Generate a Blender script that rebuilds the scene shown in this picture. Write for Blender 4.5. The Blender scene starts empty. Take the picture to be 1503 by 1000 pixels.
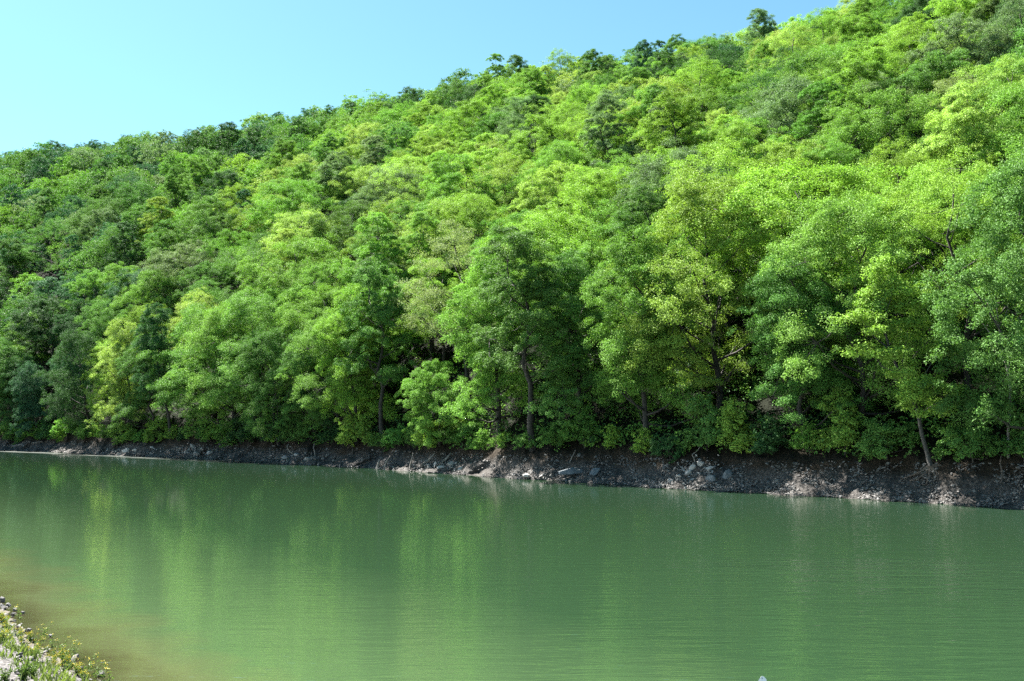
import bpy, math, random
import numpy as np
from mathutils import Vector, Matrix, noise

SC = bpy.context.scene
COL = SC.collection
RNG = np.random.default_rng(7)
random.seed(7)
PI = math.pi

# ------------------------------------------------------------------ camera
F, CX, CY, HORIZON, CAM_H = 1461.0, 751.5, 500.0, 621.0, 5.0
PITCH = math.atan((HORIZON - CY) / F)
CP, SP = math.cos(PITCH), math.sin(PITCH)


def ray(u, v):
    a, b = (u - CX) / F, (CY - v) / F
    return a, CP - b * SP, SP + b * CP


def project(x, y, z):
    z = z - CAM_H
    dep = y * CP + z * SP
    up = -y * SP + z * CP
    return CX + F * x / dep, CY - F * up / dep


cam_data = bpy.data.cameras.new("camera")
cam_data.lens, cam_data.sensor_width = 36.0 * F / 1503.0, 36.0
cam_data.clip_start, cam_data.clip_end = 0.1, 6000
cam = bpy.data.objects.new("camera", cam_data)
COL.objects.link(cam)
cam.location = (0, 0, CAM_H)
cam.rotation_euler = (PI / 2 + PITCH, 0, 0)
SC.camera = cam

# ------------------------------------------------------------------ light
SUN_AZ, SUN_EL = math.radians(-47), math.radians(55)
S = Vector((math.sin(SUN_AZ) * math.cos(SUN_EL), math.cos(SUN_AZ) * math.cos(SUN_EL), math.sin(SUN_EL)))
sd = bpy.data.lights.new("sun", "SUN")
sd.energy, sd.angle, sd.color = 5.0, math.radians(0.5), (1.0, 0.965, 0.90)
sun = bpy.data.objects.new("sun", sd)
COL.objects.link(sun)
sun.rotation_euler = S.to_track_quat("Z", "Y").to_euler()

W = bpy.data.worlds.new("World")
SC.world = W
W.use_nodes = True
wn = W.node_tree
wn.nodes.clear()
sky = wn.nodes.new("ShaderNodeTexSky")
sky.sky_type = "NISHITA"
sky.sun_disc = False
sky.sun_elevation = SUN_EL
sky.sun_rotation = SUN_AZ
sky.air_density, sky.dust_density, sky.ozone_density = 1.0, 0.6, 0.4
tint = wn.nodes.new("ShaderNodeMix")
tint.data_type, tint.blend_type = "RGBA", "MULTIPLY"
tint.inputs[0].default_value = 1.0
tint.inputs[7].default_value = (0.65, 0.985, 0.97, 1)
bg = wn.nodes.new("ShaderNodeBackground")
bg.inputs[1].default_value = 0.0335
wo = wn.nodes.new("ShaderNodeOutputWorld")
wn.links.new(sky.outputs[0], tint.inputs[6])
wn.links.new(tint.outputs[2], bg.inputs[0])
wn.links.new(bg.outputs[0], wo.inputs[0])

SC.view_settings.view_transform = "Standard"
SC.view_settings.look = "None"
SC.view_settings.exposure = 2.70
SC.view_settings.gamma = 1.0
SC.render.engine = "CYCLES"
SC.cycles.max_bounces = 8
SC.cycles.diffuse_bounces = 1
SC.cycles.glossy_bounces = 3
SC.cycles.transmission_bounces = 5
SC.cycles.transparent_max_bounces = 6
SC.cycles.use_denoising = False
SC.cycles.sample_clamp_indirect = 6.0


# ------------------------------------------------------------------ materials
class NT:
    def __init__(self, name):
        self.m = bpy.data.materials.new(name)
        self.m.use_nodes = True
        self.t = self.m.node_tree
        self.t.nodes.clear()
        self.out = self.t.nodes.new("ShaderNodeOutputMaterial")

    def n(self, kind, **kw):
        x = self.t.nodes.new(kind)
        for k, v in kw.items():
            setattr(x, k, v)
        return x

    def l(self, a, b):
        self.t.links.new(a, b)

    def val(self, sock, v):
        if hasattr(v, "is_linked") or hasattr(v, "links"):
            self.l(v, sock)
        else:
            sock.default_value = v

    def math(self, op, a, b=0.0, c=None, clamp=False):
        x = self.n("ShaderNodeMath", operation=op, use_clamp=clamp)
        self.val(x.inputs[0], a)
        self.val(x.inputs[1], b)
        if c is not None:
            self.val(x.inputs[2], c)
        return x.outputs[0]

    def mix(self, f, a, b, blend="MIX"):
        x = self.n("ShaderNodeMix", data_type="RGBA", blend_type=blend)
        self.val(x.inputs[0], f)
        self.val(x.inputs[6], a)
        self.val(x.inputs[7], b)
        return x.outputs[2]

    def ramp(self, f, stops):
        x = self.n("ShaderNodeValToRGB")
        cr = x.color_ramp
        while len(cr.elements) < len(stops):
            cr.elements.new(0.5)
        for e, (p, c) in zip(cr.elements, stops):
            e.position = p
            e.color = c if len(c) == 4 else (*c, 1)
        self.l(f, x.inputs[0])
        return x.outputs[0]

    def noise(self, scale, detail=4, rough=0.55, coord=None):
        x = self.n("ShaderNodeTexNoise")
        x.inputs["Scale"].default_value = scale
        x.inputs["Detail"].default_value = detail
        x.inputs["Roughness"].default_value = rough
        if coord is not None:
            self.l(coord, x.inputs["Vector"])
        return x.outputs["Fac"]

    def pos(self):
        return self.n("ShaderNodeNewGeometry").outputs["Position"]


def leaf_material(name, source):
    k = NT(name)
    if source == "object":
        col = k.n("ShaderNodeObjectInfo").outputs["Color"]
    else:
        col = k.n("ShaderNodeAttribute", attribute_name="tree_color").outputs["Color"]
    tn = k.n("ShaderNodeAttribute", attribute_name="tint").outputs["Fac"]
    c = k.mix(1.0, col, tn, "MULTIPLY")
    p = k.n("ShaderNodeBsdfPrincipled")
    k.l(c, p.inputs["Base Color"])
    p.inputs["Roughness"].default_value = 0.6
    p.inputs["Specular IOR Level"].default_value = 0.12
    tr = k.n("ShaderNodeBsdfTranslucent")
    k.l(k.mix(1.0, c, (1.05, 1.15, 0.6, 1), "MULTIPLY"), tr.inputs[0])
    ms = k.n("ShaderNodeMixShader")
    ms.inputs[0].default_value = 0.24
    k.l(p.outputs[0], ms.inputs[1])
    k.l(tr.outputs[0], ms.inputs[2])
    k.l(ms.outputs[0], k.out.inputs[0])
    return k.m


def bark_material(name, a, b):
    k = NT(name)
    f = k.noise(6.0, 5, 0.6, k.n("ShaderNodeTexCoord").outputs["Object"])
    p = k.n("ShaderNodeBsdfPrincipled")
    k.l(k.ramp(f, [(0.35, a), (0.65, b)]), p.inputs["Base Color"])
    p.inputs["Roughness"].default_value = 0.85
    bm = k.n("ShaderNodeBump")
    bm.inputs["Strength"].default_value = 0.5
    k.l(f, bm.inputs["Height"])
    k.l(bm.outputs[0], p.inputs["Normal"])
    k.l(p.outputs[0], k.out.inputs[0])
    return k.m


def rock_material(name, lo, mid, hi, scale=1.3):
    k = NT(name)
    pos = k.pos()
    f = k.noise(scale, 6, 0.65, pos)
    g = k.noise(scale * 9, 3, 0.6, pos)
    rnd = k.n("ShaderNodeNewGeometry").outputs["Random Per Island"]
    h = k.math("ADD", k.math("MULTIPLY", f, 0.5), k.math("ADD", k.math("MULTIPLY", g, 0.25), k.math("MULTIPLY", rnd, 0.3)))
    p = k.n("ShaderNodeBsdfPrincipled")
    k.l(k.ramp(h, [(0.3, lo), (0.52, mid), (0.75, hi)]), p.inputs["Base Color"])
    p.inputs["Roughness"].default_value = 0.8
    bm = k.n("ShaderNodeBump")
    bm.inputs["Strength"].default_value = 0.6
    bm.inputs["Distance"].default_value = 0.05
    k.l(g, bm.inputs["Height"])
    k.l(bm.outputs[0], p.inputs["Normal"])
    k.l(p.outputs[0], k.out.inputs[0])
    return k.m


def plain(name, c, rough=0.7, trans=0.0):
    k = NT(name)
    p = k.n("ShaderNodeBsdfPrincipled")
    f = k.noise(14, 3, 0.6, k.pos())
    k.l(k.mix(k.math("MULTIPLY", f, 0.6), (*c, 1), tuple(x * 0.55 for x in c) + (1,)), p.inputs["Base Color"])
    p.inputs["Roughness"].default_value = rough
    if trans:
        tr = k.n("ShaderNodeBsdfTranslucent")
        tr.inputs[0].default_value = (*c, 1)
        ms = k.n("ShaderNodeMixShader")
        ms.inputs[0].default_value = trans
        k.l(p.outputs[0], ms.inputs[1])
        k.l(tr.outputs[0], ms.inputs[2])
        k.l(ms.outputs[0], k.out.inputs[0])
    else:
        k.l(p.outputs[0], k.out.inputs[0])
    return k.m


M_LEAF = leaf_material("leaves", "object")
M_WOODS = leaf_material("woods_leaves", "attribute")
M_BARK = bark_material("grey_brown_bark", (0.0130, 0.0108, 0.0086), (0.0468, 0.0396, 0.0324))
M_PALEBARK = bark_material("pale_bark", (0.1152, 0.1008, 0.0864), (0.3024, 0.2736, 0.2376))
M_GREYBARK = bark_material("grey_bark", (0.0252, 0.0223, 0.0194), (0.0720, 0.0648, 0.0576))
M_DRIFT = bark_material("bleached_wood", (0.09, 0.075, 0.063), (0.24, 0.215, 0.19))
M_ROOT = bark_material("bare_root", (0.0432, 0.0324, 0.0252), (0.1224, 0.0936, 0.0720))
M_ROCK = rock_material("shale_rock", (0.034, 0.032, 0.029), (0.094, 0.088, 0.082), (0.205, 0.194, 0.184))
M_PALEROCK = rock_material("pale_rock", (0.095, 0.085, 0.076), (0.225, 0.205, 0.190), (0.37, 0.35, 0.33))  # pale stone, lightened further to paint in sun on shaded bank patches
M_NEARROCK = rock_material("near_stone", (0.0216, 0.0202, 0.0194), (0.0612, 0.0576, 0.0562), (0.1368, 0.1296, 0.1260), 6.0)
M_BLUEROCK = rock_material("blue_grey_rock", (0.0360, 0.0432, 0.0504), (0.0720, 0.0864, 0.0972), (0.1368, 0.1548, 0.1692), 2.2)
M_WEED = plain("weed_leaf", (0.0936, 0.1656, 0.0216), 0.6, 0.35)
M_GRASS = plain("grass_blade", (0.125, 0.180, 0.030), 0.6, 0.35)
M_PETAL = plain("yellow_petal", (0.4896, 0.4032, 0.0144), 0.6, 0.3)

# ------------------------------------------------------------------ the lie of the land (polar about the viewpoint, true metres)
SHORE = [(-2600, 636), (-900, 643), (-400, 649), (-150, 656), (0, 661), (170, 669), (400, 680), (500, 685), (600, 692), (763, 704), (820, 706.5), (900, 711.5),
         (950, 716), (1140, 725.5), (1250, 732), (1350, 738), (1503, 748), (1700, 760), (2100, 785), (2700, 822)]
s_az, s_r = [], []
for u, v in SHORE:
    dx, dy, dz = ray(u, v)
    k_ = -CAM_H / dz
    s_az.append(math.atan2(dx, dy))
    s_r.append(math.hypot(dx, dy) * k_)
_fine = np.linspace(s_az[0], s_az[-1], 900)
_r = np.interp(_fine, s_az, s_r)
_ker = np.hanning(25)
_ker /= _ker.sum()
_r = np.convolve(np.pad(_r, 12, mode="edge"), _ker, "valid")
_kk = np.abs(np.gradient(_r, _fine)) / _r
_kk = np.convolve(np.pad(_kk, 12, mode="edge"), _ker, "valid")


def rs(az):
    return np.interp(az, _fine, _r)


def obl(az):
    return np.sqrt(1 + np.interp(az, _fine, _kk) ** 2)


BANK_TOP = [(-500, 1.5), (0, 1.5), (100, 2.0), (250, 2.0), (400, 2.1), (600, 2.0), (760, 2.2), (900, 2.3), (1100, 2.3), (1300, 2.4), (1503, 2.6), (2500, 2.6)]
_ba = [math.atan2(*ray(u, 690)[:2]) for u, _ in BANK_TOP]
_bh = [h for _, h in BANK_TOP]
SKY_LINE = [(-900, 300), (-500, 265), (-200, 236), (0, 219), (80, 209), (150, 202), (220, 193), (290, 190), (350, 180), (430, 168), (500, 156), (560, 144), (640, 132),
            (700, 110), (760, 97), (830, 95), (900, 88), (945, 74), (1000, 72), (1060, 66), (1120, 46), (1200, 27), (1300, -2), (1503, -62), (1800, -150), (2500, -260)]
_ka = [math.atan2(*ray(u, v)[:2]) for u, v in SKY_LINE]
_ke = [ray(u, v)[2] / math.hypot(*ray(u, v)[:2]) for u, v in SKY_LINE]
RIDGE = [(-900, 470), (0, 410), (500, 340), (900, 290), (1240, 255), (1503, 230), (2500, 200)]
_da = [math.atan2(*ray(u, 300)[:2]) for u, _ in RIDGE]
_dr = [d for _, d in RIDGE]
CANOPY = 14.0
BANK_W = 2.7


def ridge_r(az):
    return np.maximum(np.interp(az, _da, _dr), rs(az) + 170)


def ridge_z(az):
    return CAM_H + np.interp(az, _ka, _ke) * ridge_r(az) - CANOPY


def hill(az, r):
    """height of the far shore: bed, cut bank, wooded slope, ridge"""
    az, r = np.asarray(az, float), np.asarray(r, float)
    s = r - rs(az)
    o = obl(az)
    d = s / o
    hb = np.interp(az, _ba, _bh)
    q = (s - BANK_W * o) / np.maximum(ridge_r(az) - rs(az) - BANK_W * o, 1.0)
    zr = ridge_z(az)
    b = np.clip(d / BANK_W, 0, 1)
    bank = hb * (0.55 * b + 0.45 * b ** 3)
    qq = np.clip(q, 0, 1)
    slope = hb + (zr - hb) * (1.10 * qq - 0.10 * qq ** 2)
    over = np.maximum(q - 1, 0) * (ridge_r(az) - rs(az))
    z = np.where(d < 0, np.maximum(0.5 * d, -3.0), np.where(b < 1, bank, slope - 0.3 * over))
    return z


def hill_xy(x, y):
    return float(hill(math.atan2(x, y), math.hypot(x, y)))


# near bank: shore polyline, land on the viewer's side
NEAR = [(-150, 150), (-60, 78), (-30, 46), (-14.4, 28.2), (-11.0, 23.2), (-7.8, 19.2), (-5.2, 15.8), (-2.0, 12.6), (4, 10.4), (14, 8.6), (40, 6), (120, 0)]


def near_signed(x, y):
    """metres inland of the near waterline (negative over water), x,y arrays"""
    x, y = np.asarray(x, float), np.asarray(y, float)
    best = np.full(x.shape, 1e9)
    sgn = np.ones(x.shape)
    for (ax, ay), (bx, by) in zip(NEAR[:-1], NEAR[1:]):
        ex, ey = bx - ax, by - ay
        L = ex * ex + ey * ey
        t = np.clip(((x - ax) * ex + (y - ay) * ey) / L, 0, 1)
        dx, dy = x - ax - t * ex, y - ay - t * ey
        d = np.hypot(dx, dy)
        c = ex * dy - ey * dx
        up = d < best
        best = np.where(up, d, best)
        sgn = np.where(up, np.where(c > 0, -1.0, 1.0), sgn)
    return best * sgn


def near_z(x, y):
    d = near_signed(x, y)
    return np.where(d < 0, np.maximum(0.22 * d, -4.0), 3.55 * (1 - np.exp(-d * 0.115)) + 0.02 * d)


def hit(u, v, fn, r0=8.0, r1=300.0, n=6000):
    dx, dy, dz = ray(u, v)
    h = math.hypot(dx, dy)
    rr = np.linspace(r0, r1, n)
    x, y, z = rr * dx / h, rr * dy / h, CAM_H + rr * dz / h
    g = fn(x, y)
    i = int(np.argmax(z <= g)) if (z <= g).any() else n - 1
    return Vector((x[i], y[i], float(g[i])))


def hit_hill(u, v):
    return hit(u, v, lambda x, y: np.maximum(hill(np.arctan2(x, y), np.hypot(x, y)), -0.02), 45, 230)


def hit_near(u, v):
    return hit(u, v, lambda x, y: np.maximum(near_z(x, y), 0.0), 8, 60)


# ------------------------------------------------------------------ mesh helpers
def np_mesh(name, verts, faces, mat, parent=None, attrs=None, smooth=False, link=True):
    """faces: (n,k) int array"""
    verts = np.ascontiguousarray(verts, np.float32)
    faces = np.ascontiguousarray(faces, np.int32)
    me = bpy.data.meshes.new(name)
    nf, k = faces.shape
    me.vertices.add(len(verts))
    me.vertices.foreach_set("co", verts.ravel())
    me.loops.add(nf * k)
    me.loops.foreach_set("vertex_index", faces.ravel())
    me.polygons.add(nf)
    me.polygons.foreach_set("loop_start", np.arange(0, nf * k, k, dtype=np.int32))
    me.polygons.foreach_set("use_smooth", np.full(nf, smooth, bool))
    me.update(calc_edges=True)
    for an, (ty, data) in (attrs or {}).items():
        a = me.attributes.new(an, ty, "POINT")
        a.data.foreach_set("color" if ty == "FLOAT_COLOR" else "value", np.ascontiguousarray(data, np.float32).ravel())
    me.materials.append(mat)
    o = bpy.data.objects.new(name, me)
    if link:
        COL.objects.link(o)
    if parent:
        o.parent = parent
    return o


def empty(name, loc=(0, 0, 0)):
    o = bpy.data.objects.new(name, None)
    o.empty_display_size = 0.3
    o.location = loc
    COL.objects.link(o)
    return o


def tag(o, label=None, cat=None, group=None, kind=None):
    for k_, v_ in (("label", label), ("category", cat), ("group", group), ("kind", kind)):
        if v_:
            o[k_] = v_
    return o


class Tubes:
    def __init__(self):
        self.v, self.f, self.n = [], [], 0

    def add(self, pts, radii, sides=6, cap=True):
        pts = [Vector(p) for p in pts]
        m = len(pts)
        ref = Vector((0.31, 0.17, 0.93)) if abs((pts[-1] - pts[0]).normalized().z) < 0.85 else Vector((1, 0.1, 0))
        rows = []
        for i, p in enumerate(pts):
            d = (pts[min(i + 1, m - 1)] - pts[max(i - 1, 0)]).normalized()
            a = d.cross(ref).normalized()
            b = d.cross(a)
            row = []
            for s in range(sides):
                t = 2 * PI * s / sides
                q = p + (a * math.cos(t) + b * math.sin(t)) * radii[i]
                self.v.append(q[:])
                row.append(self.n)
                self.n += 1
            rows.append(row)
        for i in range(m - 1):
            for s in range(sides):
                self.f.append((rows[i][s], rows[i][(s + 1) % sides], rows[i + 1][(s + 1) % sides], rows[i + 1][s]))
        if cap:
            for row, p, off in ((rows[-1], pts[-1], (pts[-1] - pts[-2]).normalized() * radii[-1] * 0.6), (rows[0], pts[0], (pts[0] - pts[1]).normalized() * radii[0] * 0.3)):
                self.v.append((p + off)[:])
                c = self.n
                self.n += 1
                for s in range(0, sides, 1):
                    a, b = row[s], row[(s + 1) % sides]
                    self.f.append((a, b, c, c))

    def build(self, name, mat, parent=None):
        me = bpy.data.meshes.new(name)
        me.from_pydata(self.v, [], [tuple(dict.fromkeys(f)) for f in self.f])
        me.update()
        me.polygons.foreach_set("use_smooth", np.ones(len(me.polygons), bool))
        me.materials.append(mat)
        o = bpy.data.objects.new(name, me)
        COL.objects.link(o)
        if parent:
            o.parent = parent
        return o


def unit(a):
    return a / np.maximum(np.linalg.norm(a, axis=1, keepdims=True), 1e-9)


def leaf_quads(c, nrm, size, rng, aspect=0.62):
    """diamond leaves: returns verts (4n,3) and faces"""
    n = len(c)
    nrm = unit(nrm)
    t = unit(np.cross(nrm, rng.normal(size=(n, 3))))
    b = np.cross(nrm, t)
    L = size[:, None]
    fold = 0.18 * L * nrm
    v = np.stack([c - t * L * 0.5, c + b * L * aspect * 0.5 + fold, c + t * L * 0.5, c - b * L * aspect * 0.5 + fold], 1)
    return v.reshape(-1, 3), np.arange(4 * n, dtype=np.int32).reshape(n, 4)


# ------------------------------------------------------------------ tree prototypes
def grow(seed, H, R, base, profile, n_clump, per, leaf, sparse=0.0, bark=M_BARK, clump=1.0, flat=0.64):
    """one tree: a tapered trunk, limbs, twigs, and leaf clumps round the twig ends. Returns skeleton tubes and leaf arrays."""
    rng = np.random.default_rng(seed)
    rnd = random.Random(seed)
    tb = Tubes()
    # trunk
    top = H * 0.86
    n = 9
    wob = [Vector((rng.normal() * 0.10 * R, rng.normal() * 0.10 * R, 0)) for _ in range(n + 1)]
    tp = [Vector((0, 0, -0.6))] + [wob[i] * (i / n) ** 0.8 + Vector((0, 0, top * i / n)) for i in range(1, n + 1)]
    r0 = 0.012 * H + 0.03
    tb.add(tp, [r0 * (1.35 if i == 0 else 1.0) * (1 - 0.86 * i / n) for i in range(n + 1)], 8)

    def trunk_at(z):
        z = min(max(z, 0), top * 0.999)
        i = min(int(z / top * n), n - 1)
        t = z / top * n - i
        return tp[i].lerp(tp[i + 1], t) if i > 0 else Vector((0, 0, z)).lerp(tp[1], t)

    # clump centres in the crown's envelope
    zb = base * H
    cs = []
    tries = 0
    nl = max(6, int(round(2.1 * (H - zb) / R + 6)))
    lobes = []
    while len(lobes) < nl:
        h = (len(lobes) + rng.random()) / nl
        if profile == "tall":
            w = (1 - h) ** 0.5 * min(1, 0.6 + 2 * h)
        elif profile == "low":
            w = (1 - 0.9 * h) ** 0.5
        else:
            w = math.sqrt(max(0.0, 1 - (2 * h - 0.9) ** 2 * 0.8))
        a = len(lobes) * 2.4 + rng.normal() * 0.35
        lr = R * (0.36 + 0.18 * rng.random()) * (0.75 + 0.25 * w)
        rad = max(0.0, R * w * (0.95 + 0.25 * rng.random()) - lr * 0.75)
        lobes.append((rad * math.cos(a), rad * math.sin(a), zb + lr * 0.6 + (H - zb - 1.3 * lr) * h, lr))
    LB = np.array(lobes)

    def on_lobe(p):
        e = (p - LB[:, :3]) / (LB[:, 3:] * np.array([1.0, 1.0, 0.8]))
        m_ = np.linalg.norm(e, axis=1).min()
        return 0.50 < m_ < 1.04

    while len(cs) < n_clump and tries < 30000:
        tries += 1
        h = rng.random()
        if profile == "round":
            w = math.sqrt(max(0.0, 1 - (2 * h - 0.92) ** 2 * 0.92))
        elif profile == "tall":
            w = (1 - h) ** 0.45 * min(1, 0.55 + 2.2 * h)
        elif profile == "broad":
            w = min(1, 0.45 + 1.1 * h) * math.sqrt(max(0, 1 - max(0, h - 0.5) ** 2 * 3.6))
        elif profile == "low":
            w = (1 - h) ** 0.5 * (0.8 + 0.35 * math.sin(h * 9 + seed))
        else:
            w = math.sqrt(max(0.0, 1 - (2 * h - 1) ** 2))
        a = rng.random() * 2 * PI
        lob = 1 + 0.22 * math.sin(2 * a + seed) + 0.16 * math.sin(3 * a + 2.1 * seed + 3 * h)
        rad = 1.08 * R * w * (rng.random() ** 0.4)
        p = np.array([rad * math.cos(a), rad * math.sin(a), zb + (H - zb) * h * (0.98 - 0.1 * (rad / R) ** 2)])
        if on_lobe(p) and all(np.sum((p - q) ** 2) > (0.60 * clump) ** 2 for q in cs):
            cs.append(p)
    cs = np.array(cs)
    # limbs towards well-spread clumps
    k = max(7, n_clump // 6)
    idx = [int(np.argmax(cs[:, 2]))]
    dist = np.full(len(cs), 1e9)
    while len(idx) < min(k, len(cs)):
        dist = np.minimum(dist, np.linalg.norm(cs - cs[idx[-1]], axis=1))
        idx.append(int(np.argmax(dist)))
    limbs = []
    for i in idx:
        c = Vector(cs[i])
        hr = math.hypot(c.x, c.y)
        z0 = max(0.35 * zb + 0.05 * H, min(c.z - hr * (0.55 + 0.35 * rnd.random()), top * 0.93))
        a = trunk_at(z0)
        mid = a.lerp(c, 0.5) + Vector((rng.normal() * 0.12, rng.normal() * 0.12, -0.10 * hr + rng.normal() * 0.1))
        q1 = a.lerp(mid, 0.55) + Vector((0, 0, -0.03 * hr))
        q2 = mid.lerp(c, 0.55) + Vector((0, 0, 0.05 * hr))
        pts = [a, q1, mid, q2, c]
        rl = r0 * (1 - 0.8 * z0 / top) * 0.55
        tb.add(pts, [rl, rl * 0.8, rl * 0.6, rl * 0.4, rl * 0.15], 5, False)
        limbs.append((pts, rl))
    P = np.array([[list(p) for p in l[0][1:4]] for l in limbs])
    for j, c in enumerate(cs):
        if j in idx:
            continue
        dd = np.linalg.norm(P - c, axis=2)
        li, pi = np.unravel_index(np.argmin(dd), dd.shape)
        a = Vector(P[li, pi])
        cc = Vector(c)
        m = a.lerp(cc, 0.5) + Vector((rng.normal() * 0.08, rng.normal() * 0.08, -0.12 * (cc - a).length))
        rl = max(limbs[li][1] * 0.32, 0.012)
        tb.add([a, m, cc], [rl, rl * 0.7, rl * 0.25], 4, False)
    # leaves: sprays, each a loose flattened tuft with ragged rim
    C, N, Z, T = [], [], [], []
    for c in cs:
        a = clump * (0.55 + 0.75 * rng.random())
        m = int(per * (a / clump) ** 2 * (1 - sparse * rng.random()))
        out = np.array([c[0], c[1], 0.0])
        out = out / (np.linalg.norm(out) + 1e-6)
        # three to five sub-tufts
        ns = int(rng.integers(4, 8))
        sub = rng.normal(size=(ns, 3)) * np.array([0.5, 0.5, 0.5 * flat]) * a
        sub += out * a * 0.12
        pick = rng.integers(0, ns, m)
        d = unit(rng.normal(size=(m, 3)))
        rr = rng.random(m) ** 0.55
        off = d * rr[:, None] * np.array([0.55, 0.55, 0.55 * flat]) * a * (0.6 + 0.5 * rng.random(ns))[pick][:, None]
        # let the spray droop at its rim
        pos = c + sub[pick] + off
        rim = np.hypot(pos[:, 0] - c[0], pos[:, 1] - c[1])
        pos[:, 2] -= 0.16 * rim ** 2 / max(a, 0.3)
        nr = d * 0.45 + np.array([0, 0, 0.75]) + out * 0.25 + rng.normal(size=(m, 3)) * 0.55
        C.append(pos)
        N.append(nr)
        Z.append(leaf * (0.6 + 0.75 * rng.random(m)))
        T.append((0.86 + 0.28 * rng.random()) * (0.8 + 0.4 * rng.random(m)))
    return tb, np.concatenate(C), np.concatenate(N), np.concatenate(Z), np.concatenate(T), bark


# name, shape word, seed, H, R, base, profile, clumps, leaves per clump, leaf size, sparse
SPEC = {
    "round_a": ("round-crowned", 11, 14, 4.6, 0.30, "round", 97, 1128, 0.111, 0.2),
    "round_b": ("round-crowned", 12, 13, 4.3, 0.28, "round", 87, 1128, 0.111, 0.3),
    "round_c": ("round-crowned", 13, 15, 4.8, 0.34, "round", 97, 1184, 0.105, 0.2),
    "tall_a": ("tall narrow", 21, 17, 3.5, 0.25, "tall", 97, 1015, 0.105, 0.3),
    "tall_b": ("tall narrow", 22, 16, 3.8, 0.30, "tall", 92, 1072, 0.105, 0.3),
    "broad_a": ("broad-crowned", 31, 14, 5.5, 0.34, "broad", 110, 1128, 0.111, 0.2),
    "broad_b": ("broad-crowned", 32, 13.5, 5.2, 0.30, "broad", 103, 1184, 0.105, 0.3),
    "open_a": ("open thin-leaved", 41, 15, 4.8, 0.30, "round", 76, 677, 0.100, 0.6),
    "open_b": ("open thin-leaved", 42, 16, 4.4, 0.30, "tall", 74, 706, 0.100, 0.6),
    "low_a": ("low-branched", 51, 13, 4.9, 0.07, "low", 124, 1072, 0.105, 0.3),
    "low_b": ("low-branched", 52, 15, 4.6, 0.09, "low", 129, 1072, 0.105, 0.3),
    "low_c": ("low-branched", 54, 14, 5.2, 0.10, "round", 133, 1015, 0.105, 0.3),
    "young": ("young bushy", 61, 8.5, 3.5, 0.06, "round", 97, 1128, 0.094, 0.1),
}
PROTO = {}
for key, (word, seed, H, R, base, prof, nc, per, leaf, sparse) in SPEC.items():
    tb, C, N, Z, T, bark = grow(seed, H, R, base, prof, nc, per, leaf, sparse, clump=0.225 * R)
    PROTO[key] = dict(word=word, H=H, R=R, base=base, tubes=tb, C=C, N=N, Z=Z, T=T, bark=bark, made=None, name="broadleaf_tree")


def make_first(key, p):
    t = empty(p["name"])
    tr = p["tubes"].build("trunk", p["bark"], t)
    v, f = leaf_quads(p["C"], p["N"], p["Z"], np.random.default_rng(5))
    cr = np_mesh("crown", v, f, M_LEAF, t, {"tint": ("FLOAT", np.repeat(p["T"], 4))})
    return t, [tr, cr]


def plant(key, loc, rz, scale, color, tilt=None):
    p = PROTO[key]
    if p["made"] is None:
        t, kids = make_first(key, p)
        p["made"] = (t, kids)
    else:
        t0, k0 = p["made"]
        t = t0.copy()
        COL.objects.link(t)
        kids = []
        for c in k0:
            d = c.copy()
            COL.objects.link(d)
            d.parent = t
            kids.append(d)
    m = Matrix.Rotation(rz, 4, "Z")
    if tilt:
        axis = Vector((0, 0, 1)).cross(Vector((tilt[0], tilt[1], 0)))
        if axis.length > 1e-6:
            m = Matrix.Rotation(tilt[2], 4, axis.normalized()) @ m
    t.rotation_euler = m.to_euler()
    t.location = loc
    t.scale = scale if hasattr(scale, "__len__") else (scale,) * 3
    kids[1].color = (*color, 1)
    return t, kids


# ------------------------------------------------------------------ leaf colours of the kinds of tree
KINDS = {
    "pale yellow-green": (0.275, 0.395, 0.095),
    "lime green": (0.215, 0.358, 0.060),
    "bright green": (0.160, 0.302, 0.056),
    "mid green": (0.106, 0.224, 0.050),
    "deep green": (0.046, 0.110, 0.036),
    "blue-green": (0.052, 0.136, 0.068),
    "grey-green": (0.145, 0.226, 0.104),
    "bronze-tinged": (0.215, 0.280, 0.115),
}
KN = list(KINDS)


def weights(u, v):
    #            pale  lime  bright mid  deep  blue  grey  bronze
    if u > 1400 and v > 250:
        return np.array([0, 0.25, 0.45, 0.28, 0, 0, 0.02, 0])
    w = np.array([0.05, 0.20, 0.31, 0.25, 0.11, 0.02, 0.06, 0.0])
    if u < 420 and v < 235 + 0.12 * (420 - u):
        w = np.array([0, 0.0, 0.10, 0.32, 0.24, 0.28, 0.06, 0])  # bluer mixes on the left: species colour that also paints in faint haze
    elif u < 330 and v < 460:
        w = np.array([0.0, 0.05, 0.32, 0.38, 0.06, 0.13, 0.06, 0])
    elif u < 140:
        w = np.array([0, 0.04, 0.26, 0.42, 0.16, 0.12, 0, 0])
    elif u > 880 and v > 430:
        w = np.array([0, 0.12, 0.40, 0.38, 0.08, 0, 0.02, 0])
    elif v < skyline_v(u) + 55 and u < 1000:
        w = np.array([0, 0.10, 0.34, 0.36, 0.16, 0.02, 0.02, 0])
    for (cu, cv, rad) in ((660, 235, 70), (810, 170, 75), (1050, 200, 70), (450, 420, 60), (900, 265, 80), (1250, 110, 100), (1380, 280, 80), (440, 320, 60), (690, 320, 90), (1120, 260, 80)):
        if (u - cu) ** 2 + (v - cv) ** 2 < rad ** 2:
            w = w * np.array([3.5, 1.8, 0.9, 0.35, 0.2, 0.1, 1.0, 1]) + np.array([0.1, 0.1, 0, 0, 0, 0, 0, 0])
    return w / w.sum()


def skyline_v(u):
    return float(np.interp(u, [a for a, _ in SKY_LINE], [b for _, b in SKY_LINE]))


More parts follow.
